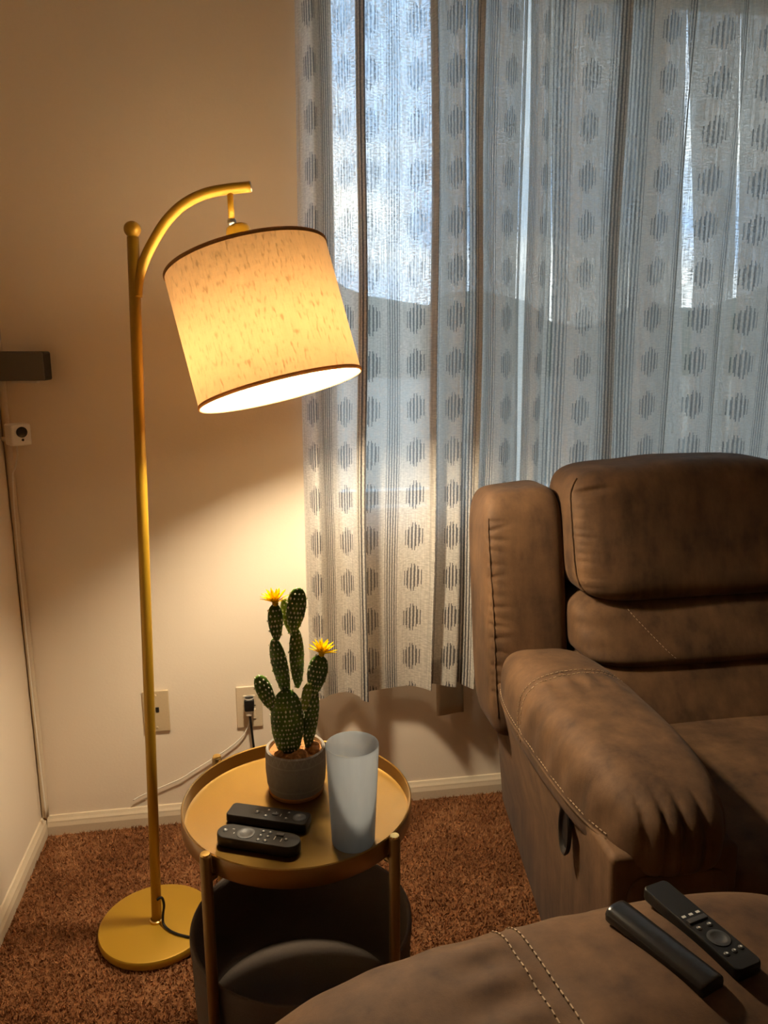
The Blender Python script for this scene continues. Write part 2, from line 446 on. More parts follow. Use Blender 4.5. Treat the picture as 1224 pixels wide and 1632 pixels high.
def baseboard(name, a, b, nrm):
    a, b, nrm = Vector(a), Vector(b), Vector(nrm); prof = [(0, 0), (.013, 0), (.0135, .026), (.011, .036), (.0105, .040), (.007, .046), (.004, .053), (0, .054)]
    V = []
    for p in (a, b):
        for d, h in prof: V.append(p + nrm * d + Vector((0, 0, h)))
    n = len(prof); F = [(i, i + 1, n + i + 1, n + i) for i in range(n - 1)] + [tuple(range(n))[::-1], tuple(range(n, 2 * n))]
    o = mesh(name, V, F, M['trim'], smooth=False)
    bm = bmesh.new(); bm.from_mesh(o.data); bmesh.ops.recalc_face_normals(bm, faces=bm.faces[:]); bm.to_mesh(o.data); bm.free()
    return struct(o)
baseboard('baseboard_back', (XL + .0135, YB, 0), (XR, YB, 0), (0, -1, 0))
baseboard('baseboard_left', (XL, YF, 0), (XL, YB, 0), (1, 0, 0))
# the raised strip of caulk and trim that runs up the corner
struct(tube('trim_1', spline([(XL + .010, YB - .006, .055), (XL + .011, YB - .006, .3), (XL + .010, YB - .006, .7), (XL + .010, YB - .006, 1.2), (XL + .010, YB - .006, HC)], 30), .0085, M['trim'], seg=10))

# carpet pile: short tufts of yarn on the part of the floor in view
def pile():
    n = 90000
    x = np.random.uniform(XL + .014, 1.0, n); y = np.random.uniform(.62, YB - .014, n)
    keep = ~((x > .66) & (y < .93)); x, y = x[keep], y[keep]; n = len(x)
    a = np.random.uniform(0, 2 * PI, n); h = np.random.uniform(.005, .011, n); r = np.random.uniform(.0016, .0028, n)
    lx, ly = np.random.normal(0, .004, n), np.random.normal(0, .004, n)
    V = np.zeros((n, 4, 3))
    for k in range(3):
        V[:, k, 0] = x + r * np.cos(a + k * 2.094); V[:, k, 1] = y + r * np.sin(a + k * 2.094)
    V[:, 3, 0] = np.clip(x + lx, XL + .015, 2); V[:, 3, 1] = np.minimum(y + ly, YB - .015); V[:, 3, 2] = h
    b = np.arange(n)[:, None] * 4
    F = np.concatenate([b + np.array([0, 1, 3]), b + np.array([1, 2, 3]), b + np.array([2, 0, 3])])
    me = bpy.data.meshes.new('carpet_pile'); me.from_pydata(V.reshape(-1, 3).tolist(), [], F.tolist()); me.update()
    o = link('carpet_pile', me, M['pile'])
    tag(o, 'rust brown shag carpet pile covering the floor', 'carpet', kind='stuff')
pile()

# outside the window: ground and a distant ridge of trees
struct(box('ground', (-60, YB + .6, -1.0), (80, 120, -.6), M['ground_out'], bev=0))
def ridge():
    V = []; F = []; n = 90
    for j, (yy, k) in enumerate(((60, 0), (62, 1), (70, 1.15), (74, 0))):
        for i in range(n):
            x = -70 + 190 * i / (n - 1)
            hgt = 5.2 + 1.2 * math.sin(i * .37) + .9 * math.sin(i * .9 + 1) + random.uniform(-.5, .5)
            V.append((x, yy + random.uniform(-.6, .6), -.6 + k * hgt))
    return struct(mesh('treeline', V, grid(n, 4), M['hill'], smooth=False))
ridge()

# ------------------------------------------------------------------ curtains
def curtain(name, keys, ztop, zbot, label, seed):
    root = thing(name, label, 'curtain', (keys[0][0], 1.88, zbot), group=None)
    rnd = random.Random(seed)
    P = np.array(keys); m = len(P); dens = 14
    nu = (m - 1) * dens + 1
    pts = spline([tuple(k) for k in keys], nu); pts = np.array([p[:] for p in pts])     # x, y, pattern
    pts[:, 1] = np.clip(1.874 + (pts[:, 1] - 1.874) * 1.5, 1.838, 1.916)
    sl = np.concatenate([[0], np.cumsum(np.hypot(np.diff(pts[:, 0]), np.diff(pts[:, 1])))])
    lo_, hi_ = np.polyfit(sl[:30], pts[:30, 2], 1), np.polyfit(sl[-30:], pts[-30:, 2], 1)
    se = np.linspace(-.06, sl[-1] + .06, 900)
    ue = np.where(se < 0, pts[0, 2] + lo_[0] * se, np.where(se > sl[-1], pts[-1, 2] + hi_[0] * (se - sl[-1]), np.interp(se, sl, pts[:, 2])))
    Kn = np.exp(-((sl[:, None] - se[None]) / .040) ** 2); pts[:, 2] = (Kn * ue).sum(1) / Kn.sum(1)
    nz = 90; zz = np.linspace(zbot, ztop, nz); V = []; UV = []
    ph = [rnd.uniform(0, 6) for _ in range(4)]
    for z in zz:
        t = (z - zbot) / (ztop - zbot)
        dx = .004 * np.sin(z * 3.1 + ph[0] + pts[:, 0] * 7) + .002 * np.sin(z * 7 + ph[1] + pts[:, 0] * 23)
        dy = .004 * np.sin(z * 2.3 + ph[2] + pts[:, 0] * 11) * (1 - t * .6)
        hem = 0.010 * np.sin(pts[:, 0] * 13 + ph[3]) * (1 - t)
        V.append(np.stack([pts[:, 0] + dx - keys[0][0], pts[:, 1] + dy - 1.88, np.full(nu, z) + hem - zbot], 1))
        UV.append(np.stack([pts[:, 2], np.full(nu, z + .03)], 1))
    cl = mesh('cloth', np.concatenate(V), grid(nu, nz), M['curtain'], root, uv=np.concatenate(UV))
    # the sewn hem: a doubled strip of the same cloth on the back face
    k = 3; hv = np.concatenate(V[:k + 1]); hv = hv + np.array([0, .0025, .001])
    mesh('hem', hv, grid(nu, k + 1), M['curtain'], root, uv=np.concatenate(UV[:k + 1]))
    return root
xl = [.116, .143, .168, .198, .217, .237, .261, .249, .244, .266,   .287, .334, .384, .417, .432, .42, .441, .475, .499, .505, .517, .539, .529, .548, .566, .599, .633, .653]
yl = [1.895, 1.868, 1.885, 1.895, 1.895, 1.88, 1.852, 1.857, 1.87, 1.89, 1.895, 1.895, 1.89, 1.87, 1.855, 1.875, 1.885, 1.868, 1.862, 1.888, 1.870, 1.850, 1.868, 1.875, 1.852, 1.852, 1.87, 1.885]
ul = [-.30, 0, .45, .75, 1.0, 1.25, 1.5, 1.62, 1.75, 1.88, 2.0, 2.5, 3.0, 3.28, 3.37, 3.42, 3.55, 4.0, 4.25, 4.32, 4.5, 4.68, 5.0, 5.3, 5.5, 6.0, 6.3, 6.45]
cl1 = curtain('patterned_curtain', list(zip(xl, yl, ul)), 2.2, .375, 'left patterned curtain panel beside the bare wall, with its bottom hem in view', 1)
xr = [.659, .664, .686, .703, .716, .744, .795, .858, .887, .875, .913, .939, .983, 1.044, 1.068, 1.121, 1.174, 1.199, 1.245, 1.306]
yr = [1.88, 1.872, 1.862, 1.872, 1.89, 1.868, 1.848, 1.855, 1.852, 1.875, 1.89, 1.87, 1.85, 1.86, 1.885, 1.855, 1.862, 1.88, 1.852, 1.86]
ur = [-.7, -.5, 0, .2, .3, .5, 1.0, 1.5, 1.7, 2.0, 2.35, 2.5, 3.0, 3.5, 3.65, 4.0, 4.5, 4.7, 5.0, 5.5]
for i in range(12):
    xr.append(1.306 + .058 * (i + 1)); yr.append(1.868 + .016 * math.sin(i * 1.7)); ur.append(5.5 + .5 * (i + 1))
cl2 = curtain('patterned_curtain', list(zip(xr, yr, ur)), 2.2, .375, 'right patterned curtain panel hanging behind the brown sofa back', 2)
# plain lining behind the printed cloth, open where the daylight shows bright
def lining(parent, x_top0, x_top1, x_mid0, x_mid1, x_bot0, x_bot1, amp=.010):
    V = []; UV = []; nu, nz = 24, 40
    for j in range(nz):
        z = .62 + 1.56 * j / (nz - 1)
        a = (z - 1.5) / .55 if z > 1.5 else (1.5 - z) / .5
        a0, a1 = (x_top0, x_top1) if z > 1.5 else (x_bot0, x_bot1)
        l, r = x_mid0 + (a0 - x_mid0) * a, x_mid1 + (a1 - x_mid1) * a
        if r - l < .004: r = l + .004
        for i in range(nu):
            t = i / (nu - 1); x = l + (r - l) * t
            V.append((x - parent.location.x, 1.928 + amp * math.sin(t * 9 + l * 20) - 1.88, z - parent.location.z)); UV.append((x * 8, z))
    mesh('lining', V, grid(nu, nz), M['lining'], parent, uv=UV)
lining(cl1, .118, .160, .112, .152, .112, .160)
lining(cl1, .436, .508, .444, .524, .450, .528)
lining(cl1, .514, .655, .530, .655, .533, .655)
lining(cl2, .657, .7195, .657, .741, .657, .747)
lining(cl2, .7205, .911, .749, .946, .765, .966)
lining(cl2, .912, 1.0695, .952, 1.097, .975, 1.135)
lining(cl2, 1.0705, 1.202, 1.127, 1.246, 1.148, 1.268)
lining(cl2, 1.203, 1.95, 1.255, 1.95, 1.276, 1.95)
rod = thing('curtain_rod', 'dark curtain rod above the patterned curtains', 'rod', (1.0, 1.88, 2.215))
tube('pole', [(-.98, 0, 0), (1.05, 0, 0)], .012, M['steel'], rod)
for x in (-.96, 1.0): box('bracket', (x - .01, -.012, -.03), (x + .01, YB - 1.88, -.01), M['steel'], rod, .002)

# cream card that shows under the curtain hem
c = thing('cream_card', 'square cream card sticking out below the curtain hem near the sofa', 'card', (.497, 1.925, .277), math.radians(4))
V = []
for j in range(7):
    for i in range(9):
        u, v = i / 8 - .5, j / 6
        V.append((u * .083, .012 * u + .004 * math.sin(u * 5) - .010 * (1 - v) ** 2, v * .16 - .006 * u))
mesh('sheet', V, grid(9, 7), M['card'], c).modifiers.new('thick', 'SOLIDIFY').thickness = .0018

# ------------------------------------------------------------------ floor lamp
lamp = thing('floor_lamp', 'mustard gold arched floor lamp with a lit drum shade in the corner', 'lamp', (-.258, 1.551, 0))
lathe('base', [(0, .003), (.118, .003), (.122, .006), (.123, .010), (.123, .020), (.121, .0235), (.118, .0245), (0, .0245)], M['gold_paint'], lamp, 72)
lathe('collar', [(.0145, .0245), (.0150, .0265), (.0145, .0295), (.0120, .0310)], M['gold_edge'], lamp, 24)
top = Vector((.045, 0, 1.462))
tube('pole', [(.0008, 0, .0245), (.0139, 0, .45), (.0277, 0, .9), top], .0108, M['gold_paint'], lamp, 20)
lathe('finial', [(0, -.004)] + [(.0155 * math.sin(a), .0135 - .0150 * math.cos(a)) for a in np.linspace(.5, PI, 14)], M['gold_paint'], lamp, 24, top)
arm = [(.0455, -.001, 1.355), (.050, -.002, 1.385), (.063, -.003, 1.420), (.082, -.003, 1.455), (.108, -.003, 1.492), (.140, -.003, 1.521), (.178, -.003, 1.540), (.217, -.003, 1.549), (.262, -.003, 1.555)]
tube('arm', spline(arm, 40), .0098, M['gold_paint'], lamp, 18)
lathe('arm_end_cap', [(.0098, 0), (.0090, .002), (0, .0022)], M['steel'], lamp, 18, Vector(arm[-1]), Vector((.99, 0, .13)))
hang = Vector((.2245, -.003, 1.545)); pivot = Vector((.2255, -.003, 1.492))
tube('hanging_rod', [hang, pivot], .0058, M['gold_paint'], lamp, 14)
ball = lathe('swivel', [(0, -.0085)] + [(.0085 * math.sin(a), -.0085 * math.cos(a)) for a in np.linspace(.3, PI - .3, 8)] + [(0, .0085)], M['steel'], lamp, 16, pivot)
# shade axis points down and to the right, its mouth a little towards the room
DN = Vector((math.tan(math.radians(13.2)), -math.tan(math.radians(10.5)), -1)).normalized()
T0 = Vector((.2495, -.002, 1.4235)); HS = .252; R0, R1 = .1555, .1580
UPV = -DN
lathe('socket_cap', [(0, .070), (.016, .070), (.021, .067), (.0235, .060), (.0240, .020), (.0235, .0), (0, 0)], M['gold_paint'], lamp, 32, T0 - UPV * .003, UPV)
sh = lathe('lamp_shade', [(R1, -HS), (R1 - (R1 - R0) * .33, -HS * .67), (R1 - (R1 - R0) * .66, -HS * .33), (R0, 0)], M['shade'], lamp, 96, T0, UPV)
def ring(name, r, h, tr, mat, parent):
    lathe(name, [(r + tr * math.cos(a), h + 1.7 * tr * math.sin(a)) for a in np.linspace(0, 2 * PI, 10, endpoint=False)], mat, parent, 96, T0, UPV, close=True)
ring('rim', R0, -.001, .0021, M['shade_rim'], sh); ring('rim', R1, -HS + .001, .0023, M['shade_rim'], sh)
lathe('added_spill_disc', [(.0235, -.0035), (R0 - .001, -.0035)], M['spill_disc'], sh, 64, T0, UPV)  # unseen disc added to cut light spilling from the shade top onto the wall
rotS = Vector((0, 0, 1)).rotation_difference(UPV).to_matrix()
for k in range(3):
    a = k * 2 * PI / 3 + .4; tube('spoke', [T0 + rotS @ Vector((.018 * math.cos(a), .018 * math.sin(a), -.004)), T0 + rotS @ Vector((R0 * math.cos(a), R0 * math.sin(a), -.004))], .0018, M['steel'], sh, 8)
lathe('socket', [(0, -.012), (.017, -.012), (.017, -.084), (.013, -.087), (0, -.087)], M['white_plastic'], lamp, 24, T0, UPV)
bulb = lathe('light_bulb', [(.040 * math.sin(a), -.150 + .040 * math.cos(a)) for a in np.linspace(.9, PI, 14)], M['bulb'], lamp, 24, T0, UPV)
lathe('bulb_collar', [(.012, -.085), (.014, -.094), (.024, -.110), (.0318, -.1235), (.0312, -.1255)], M['white_plastic'], bulb, 24, T0, UPV)
tube('power_cord', spline([(.006, -.012, .085), (.016, -.010, .088), (.020, -.012, .07), (.0165, -.016, .045), (.020, -.026, .0305), (.045, -.050, .028), (.085, -.068, .0275), (.115, -.060, .0275), (.131, -.040, .018), (.150, .0, .006), (.19, .12, .006), (.235, .30, .006), (.245, .375, .012), (.236, .392, .05)], 70), .0028, M['black'], lamp, 8)

# ------------------------------------------------------------------ side table
TX, TY, TZ = .047, 1.222, .472
tb = thing('side_table', 'round side table with gold rimmed tray top on three bronze legs', 'table', (TX, TY, 0))
lathe('tray_top', [(0, TZ), (.188, TZ), (.1925, TZ + .002), (.1935, TZ + .026), (.1955, TZ + .0275), (.1972, TZ + .026), (.1972, TZ - .004), (.1945, TZ - .008), (0, TZ - .008)], M['tray'], tb, 96)
angs = [math.radians(a) for a in (224.5, 314, 44.5, 134)]
for a in angs:
    c_, s_ = math.cos(a), math.sin(a); r = .2075
    leg = tube('leg', [(c_ * r, s_ * r, .012), (c_ * r, s_ * r, .25), (c_ * r, s_ * r, .500), (c_ * r, s_ * r, .5035)], [.0092, .0092, .0092, .0080], M['bin_metal'], tb, 16)
    lathe('leg_cap', [(.0080, .5035), (.0072, .506), (0, .5065)], M['gold_edge'], leg, 16, (c_ * r, s_ * r, 0))
    lathe('foot', [(0, 0), (.0098, 0), (.0098, .014), (0, .014)], M['dark_slot'], leg, 16, (c_ * r, s_ * r, 0))
    tube('tray_bracket', [(c_ * .190, s_ * .190, .4595), (c_ * .201, s_ * .201, .4590), (c_ * r, s_ * r, .450)], .006, M['bin_metal'], tb, 10)
    tube('bin_bracket', [(c_ * .199, s_ * .199, .232), (c_ * r, s_ * r, .232)], .005, M['bin_metal'], tb, 10)

# grey felt bin carried between the legs
BS = .982
bn = thing('storage_bin', 'open grey fabric storage bin hanging under the gold tray', 'basket', (TX, TY, 0)); bn.scale = (BS, BS, 1)
def felt_bin():
    n = 96; prof_o = [(.178, .030), (.190, .036), (.194, .06), (.196, .12), (.197, .20), (.198, .252)]; prof_i = [(.193, .252), (.191, .20), (.190, .12), (.188, .07), (.184, .062)]
    def skin(name, prof, mat, wob, parent):
        V = []
        for r, h in prof:
            for i in range(n):
                a = 2 * PI * i / n; rr = r + wob * (.0025 * math.sin(3 * a + h * 9) + .0016 * math.sin(7 * a + h * 21))
                V.append((rr * math.cos(a), rr * math.sin(a), h + wob * .005 * math.sin(2 * a + .8) * (h > .25)))
        return mesh(name, V, grid(n, len(prof), closeu=True), mat, parent)
    skin('bin_wall', prof_o + [(.1982, .2555), (.1955, .2575), (.1932, .2555)] + prof_i, M['felt'], 1, bn)
    lathe('bin_floor', [(0, .062), (.12, .063), (.186, .062), (.186, .034), (.178, .030), (0, .030)], M['felt'], bn, 64)
    V = []
    for r, h in [(.1995, .236), (.2003, .246), (.2000, .258), (.1965, .2615), (.1925, .258), (.1915, .246), (.1920, .236)]:
        for i in range(n):
            a = 2 * PI * i / n; V.append(((r + .0025 * math.sin(3 * a + 2.2)) * math.cos(a), (r + .0025 * math.sin(3 * a + 2.2)) * math.sin(a), h + .005 * math.sin(2 * a + .8)))
    mesh('bound_edge', V, grid(n, 7, closeu=True), M['felt'], bn)
felt_bin()

# ------------------------------------------------------------------ cactus
ZT = TZ
pl = thing('potted_cactus', 'prickly pear cactus with two yellow flowers in a grey cement pot', 'plant', (.048, 1.288, ZT + .0006))
pot = lathe('pot', [(0, 0), (.042, 0), (.048, .004), (.0525, .020), (.0545, .045), (.0540, .072), (.0530, .084), (.0505, .0865), (.0480, .084), (.0475, .074), (0, .074)], M['pot'], pl, 64)
lathe('pot_foot', [(.030, .0), (.049, .0003), (.0505, .006), (.047, .010), (.03, .010)], M['terracotta'], pot, 48)
def soil():
    V = []; n = 24
    for j in range(8):
        for i in range(n):
            a = 2 * PI * i / n; r = .0472 * (1 - j / 7.0); V.append((r * math.cos(a), r * math.sin(a), .0755 + .004 * random.random()))
    mesh('soil', V, grid(n, 8, closeu=True), M['terracotta'], pl, smooth=False)
soil()
for k, (x, y, r) in enumerate([(.0, -.034, .010), (.008, -.030, .012), (-.012, -.036, .008), (.032, -.016, .010), (.036, .004, .008), (-.030, -.020, .008)]):
    V, F = cubesphere(2); q = V / np.linalg.norm(V, axis=1)[:, None]; q = q * r * (1 + .18 * np.random.rand(len(q), 1)) + np.array([x, y, .080])
    mesh('pebble', q, F, M['terracotta'], pl, smooth=False)
def pad(x, y, z, w_, h, tilt, yaw=0, lean=0, mat='cactus', n=10, spines=44, waist=.25, thick=.42):
    """flat egg-shaped pad standing on its narrow end; x, z is its middle"""
    V, F = cubesphere(n); q = V / np.linalg.norm(V, axis=1)[:, None]
    def shp(q):
        t = q[:, 2]; wid = 1 - waist * (1 - t) / 2 * (1.0) ; p = q.copy()
        p[:, 0] *= w_ / 2 * wid; p[:, 1] *= w_ / 2 * thick * wid; p[:, 2] *= h / 2
        return p
    R = Matrix.Rotation(math.radians(tilt), 3, 'Y') @ Matrix.Rotation(math.radians(lean), 3, 'X') @ Matrix.Rotation(math.radians(yaw), 3, 'Z')
    Rn = np.array(R)
    o = mesh('cactus_pad', shp(q) @ Rn.T + np.array([x, y, z]), F, M[mat], pl)
    if spines:
        SV = []; SF = []; k = 0; rng = random.Random(int(x * 1e4 + z * 1e4))
        octv = np.array([(1, 0, 0), (-1, 0, 0), (0, 1, 0), (0, -1, 0), (0, 0, 1), (0, 0, -1)], float)
        octf = [(0, 2, 4), (2, 1, 4), (1, 3, 4), (3, 0, 4), (2, 0, 5), (1, 2, 5), (3, 1, 5), (0, 3, 5)]
        rows = max(4, int(h / .0082))
        for r in range(rows):
            t = -0.9 + 1.84 * r / (rows - 1); ww = math.sqrt(max(0, 1 - t * t)); cols = max(2, int(w_ * ww / .0078) + 1)
            for sgn in (-1, 1):
                for c in range(cols):
                    u = ((c + .5 * (r % 2)) / max(1, cols - .5) * 2 - 1) * .96; u = max(-1, min(1, u + rng.uniform(-.06, .06)))
                    d = np.array([[u * ww, sgn * ww * math.sqrt(max(0, 1 - u * u)), t]]); s0 = shp(d)[0]
                    nr = d[0] / np.array([w_, w_ * thick, h]); nr /= np.linalg.norm(nr)
                    sz = rng.uniform(.0014, .0021)
                    pts = (octv * np.array([sz, sz, sz * rng.uniform(1, 1.7)]) + s0 + nr * .0006) @ Rn.T + np.array([x, y, z])
                    SV += pts.tolist(); SF += [tuple(i + 6 * k for i in f) for f in octf]; k += 1
        sp_ = mesh('spines', SV, SF, M['spine'], o, smooth=False); sp_['kind'] = 'stuff'
    return o
B = Vector((.048, 1.288, 0))
def pd(x, z, w_, h, tilt, dy=0, **k): return pad(x - B.x, dy, z - ZT, w_ * 1.14, h * 1.03, tilt, **k)
pd(.035, .600, .060, .135, -1, -.004, thick=.42, waist=.30)
pd(-.001, .664, .031, .074, -21, -.006, yaw=15, waist=.45)
pd(.026, .706, .030, .112, -10, .004, yaw=-15, waist=.30)
pd(.020, .791, .0285, .068, -2, .002, yaw=10, waist=.4)
pd(.055, .722, .028, .112, -1, .006, yaw=25, waist=.22)
pd(.056, .812, .036, .080, 7, .004, yaw=5, waist=.35)
pd(.041, .797, .019, .066, -9, .016, mat='cactus_light', waist=.3)
pd(.089, .690, .039, .076, 11, -.002, yaw=-8, waist=.45)
pd(.077, .607, .029, .120, 6, .004, yaw=20, waist=.2)
pd(.069, .655, .018, .052, 10, -.012, mat='cactus_light', waist=.3, spines=10)
def flower(x, y, z, tilt):
    hd = mesh('flower_head', *_pistil(x, y, z), M['petal'], pl)
    R = Matrix.Rotation(math.radians(tilt), 3, 'Y')
    for ring_, (n, el, ln) in enumerate(((11, 36, .026), (9, 56, .0275), (6, 74, .024))):
        for k in range(n):
            a = 2 * PI * (k + .5 * ring_) / n + random.uniform(-.1, .1); e = math.radians(el + random.uniform(-8, 8)); V = []
            d = Vector((math.cos(a) * math.cos(e), math.sin(a) * math.cos(e), math.sin(e))); s = Vector((-math.sin(a), math.cos(a), 0)); up = d.cross(s)
            for t, wd in ((0, .0016), (.3, .0034), (.65, .0030), (.88, .0014), (1, .0003)):
                p = d * (.003 + ln * t) + up * (-.004 * t * t)
                for q in (-1, 0, 1): V.append(R @ (p + s * wd * q + up * (.0006 * abs(q))) + Vector((x, y, z)))
            pt = mesh('petal', V, grid(3, 5), M['petal'], hd); pt.modifiers.new('thick', 'SOLIDIFY').thickness = .0004
def _pistil(x, y, z):
    V, F = cubesphere(3); q = V / np.linalg.norm(V, axis=1)[:, None] * np.array([.0055, .0055, .006]) + np.array([x, y, z + .001]); return q, F
flower(.0205 - B.x, .002, .826 - ZT, -6); flower(.0985 - B.x, -.002, .729 - ZT, 10)

# ------------------------------------------------------------------ cup and remotes on the tray
cup = lathe('plastic_cup', [(0, .0015), (.0325, .0015), (.0338, .004), (.0413, .170), (.0418, .1722), (.0424, .1715), (.0426, .168), (.0350, .004), (.0338, .0005), (.030, 0), (0, 0)], M['cup'], None, 64)
cup.location = (.131, 1.118, TZ + .0002)
tag(cup, 'tall frosted translucent plastic cup beside the cactus pot', 'cup')

def remote(name, label, loc, rotz, L, W, H, round_end, dots, group=None, tilt=None, top='flat', pad_=None, parentless=True):
    """long axis along local x"""
    t = thing(name, label, 'remote', loc, rotz, group)
    n = 14; V = []; out = []
    if round_end:
        for k in range(n + 1): a = -PI / 2 + PI * k / n; out.append((L / 2 - W / 2 + W / 2 * math.cos(a), W / 2 * math.sin(a)))
        for k in range(n + 1): a = PI / 2 + PI * k / n; out.append((-L / 2 + W / 2 + W / 2 * math.cos(a), W / 2 * math.sin(a)))
    else:
        r = W * .18
        for cx, cy, a0 in ((L / 2 - r, W / 2 - r, 0), (-L / 2 + r, W / 2 - r, PI / 2), (-L / 2 + r, -W / 2 + r, PI), (L / 2 - r, -W / 2 + r, 1.5 * PI)):
            for k in range(6): a = a0 + PI / 2 * k / 5; out.append((cx + r * math.cos(a), cy + r * math.sin(a)))
    m = len(out)
    for sc, h in ((.90, 0), (.97, .0015), (1, .004), (1, H - .003), (.975, H - .0008), (.93, H)):
        for x, y in out: V.append((x - (1 - sc) * W / 2 * (1 if x > 0 else -1), y * sc, h))
    F = grid(m, 6, closeu=True) + [tuple(range(m))[::-1], tuple(range(5 * m, 6 * m))]
    b = mesh('body', V, F, M['black'], t); e = b.modifiers.new('edges', 'EDGE_SPLIT'); e.split_angle = math.radians(35)
    for kind, x, y, sx, sy in dots:
        if kind == 'ring':
            lathe('navigation_ring', [(sx, H), (sx, H + .0008), (sx * .80, H + .0012), (sx * .62, H + .0008), (sx * .55, H + .0003), (0, H + .0003)], M['button'], t, 28, (x, y, 0))
        elif kind == 'bar':
            box('rocker_button', (x - sx / 2, y - sy / 2, H - .0005), (x + sx / 2, y + sy / 2, H + .002), M['button'], t, .0006)
        elif kind == 'mark':
            box('printed_mark', (x - sx / 2, y - sy / 2, H - .0003), (x + sx / 2, y + sy / 2, H + .0002), M['print'], t, 0)
        else:
            bt = lathe('button', [(sx, H - .0003), (sx, H + .0008), (sx * .7, H + .0014), (0, H + .0015)], M['button'], t, 14, (x, y, 0))
            lathe('printed_mark', [(0, H + .0015), (sx * .42, H + .00155), (sx * .42, H + .0018), (0, H + .0019)], M['print'], bt, 8, (x, y, 0))
    return t
D1 = [('button', -.058, 0, .0042, 0), ('ring', -.022, 0, .0145, 0), ('mark', -.046, .006, .004, .0012), ('mark', -.041, -.004, .0012, .003)]
for i in range(3): D1.append(('button', .004, -.011 + .011 * i, .0034, 0))
for i in range(3): D1.append(('button', .016, -.011 + .011 * i, .0034, 0))
D1 += [('mark', .028, 0, .0012, .009), ('bar', .034, .009, .013, .006), ('mark', .040, -.003, .0012, .008), ('button', .047, 0, .0034, 0)]
a1 = math.atan2(1.109 - 1.174, .046 + .084) + .05
remote('remote_control', 'black rounded remote nearest the front edge of the gold tray', (-.021, 1.130, TZ + .0005), a1, .142, .039, .019, True, D1, tilt=None)
D2 = [('button', -.020, 0, .0042, 0), ('button', -.002, .008, .0034, 0), ('button', -.002, -.008, .0034, 0), ('bar', .012, 0, .010, .006), ('mark', .012, .004, .001, .006), ('mark', .022, 0, .0012, .007),
      ('button', .034, .008, .0034, 0), ('button', .034, -.008, .0034, 0), ('ring', .055, 0, .011, 0)]
remote('remote_control', 'black square-ended remote lying behind the rounded one on the gold tray', (-.004, 1.193, TZ + .0005), a1 + .02, .142, .038, .016, False, D2)

# ------------------------------------------------------------------ wall plates and wires
def plate(name, label, x0, x1, z0, z1, mat):
    t = thing(name, label, 'wall plate', ((x0 + x1) / 2, YB, (z0 + z1) / 2)); w2, h2 = (x1 - x0) / 2, (z1 - z0) / 2
    box('cover', (-w2, -.006, -h2), (w2, -.0003, h2), mat, t, .0035, 3); return t
jk = plate('jack_plate', 'ivory wall plate with a small dark jack behind the lamp pole', -.322, -.255, .270, .386, M['ivory'])
box('jack_hole', (-.0015, -.0075, -.002), (.0075, -.0052, .012), M['dark_slot'], jk, .001)
for z in (.045, -.045): lathe('screw', [(0, 0), (.003, 0), (.0022, .0012), (0, .0014)], M['ivory'], jk, 12, (0, -.006, z), (0, -1, 0))
ol = plate('power_outlet', 'white power outlet with a black plug in its upper socket', -.081, -.012, .262, .380, M['almond'])
for z in (.020, -.020):
    o = box('socket_face', (-.0165, -.0085, z - .0145), (.0165, -.005, z + .0145), M['almond'], ol, .003, 3)
    for x in (-.006, .006): box('slot', (x - .001, -.0092, z - .001), (x + .001, -.0080, z + .007), M['dark_slot'], o, 0)
lathe('screw', [(0, 0), (.0025, 0), (.002, .001), (0, .0012)], M['steel'], ol, 12, (0, -.006, 0), (0, -1, 0))
pg = thing('black_plug', 'black plug and cord hanging from the wall outlet behind the table', 'plug', (-.0465, YB - .0085, .340))
hexa('plug_body', [(-.013, -.026, -.020), (.013, -.026, -.020), (.009, -.001, -.020), (-.009, -.001, -.020), (-.014, -.026, .014), (.014, -.026, .014), (.012, -.001, .014), (-.012, -.001, .014)], M['black'], pg, .004, 3)
lathe('plug_band', [(.0125, 0), (.0128, .002), (.0125, .004)], M['print'], pg, 20, (0, -.0135, .013))
tube('strain_relief', [(0, -.014, -.018), (.0005, -.014, -.038)], [.006, .0038], M['black'], pg, 12)
tube('cord', spline([(.0005, -.014, -.034), (.003, -.014, -.07), (.0065, -.012, -.12), (.012, -.012, -.19), (.020, -.010, -.27), (.026, -.009, -.325)], 24), .0032, M['black'], pg, 8)
wh = thing('white_wire', 'thin white wire sagging along the wall from the outlet toward the corner', 'wire', (-.048, YB - .009, .300))
wp = [(0, 0, .010), (0, 0, -.019), (-.010, 0, -.045), (-.031, 0, -.071), (-.07, 0, -.100), (-.117, 0, -.128), (-.155, 0, -.150), (-.185, 0, -.168), (-.225, 0, -.184), (-.252, 0, -.194), (-.29, 0, -.208), (-.315, 0, -.221)]
tube('wire', spline([(x, y - .000, z) for x, y, z in wp], 60), .0017, M['white_plastic'], wh, 8)
box('plug', (-.008, -.020, .004), (.008, .0, .022), M['white_plastic'], wh, .004, 3)

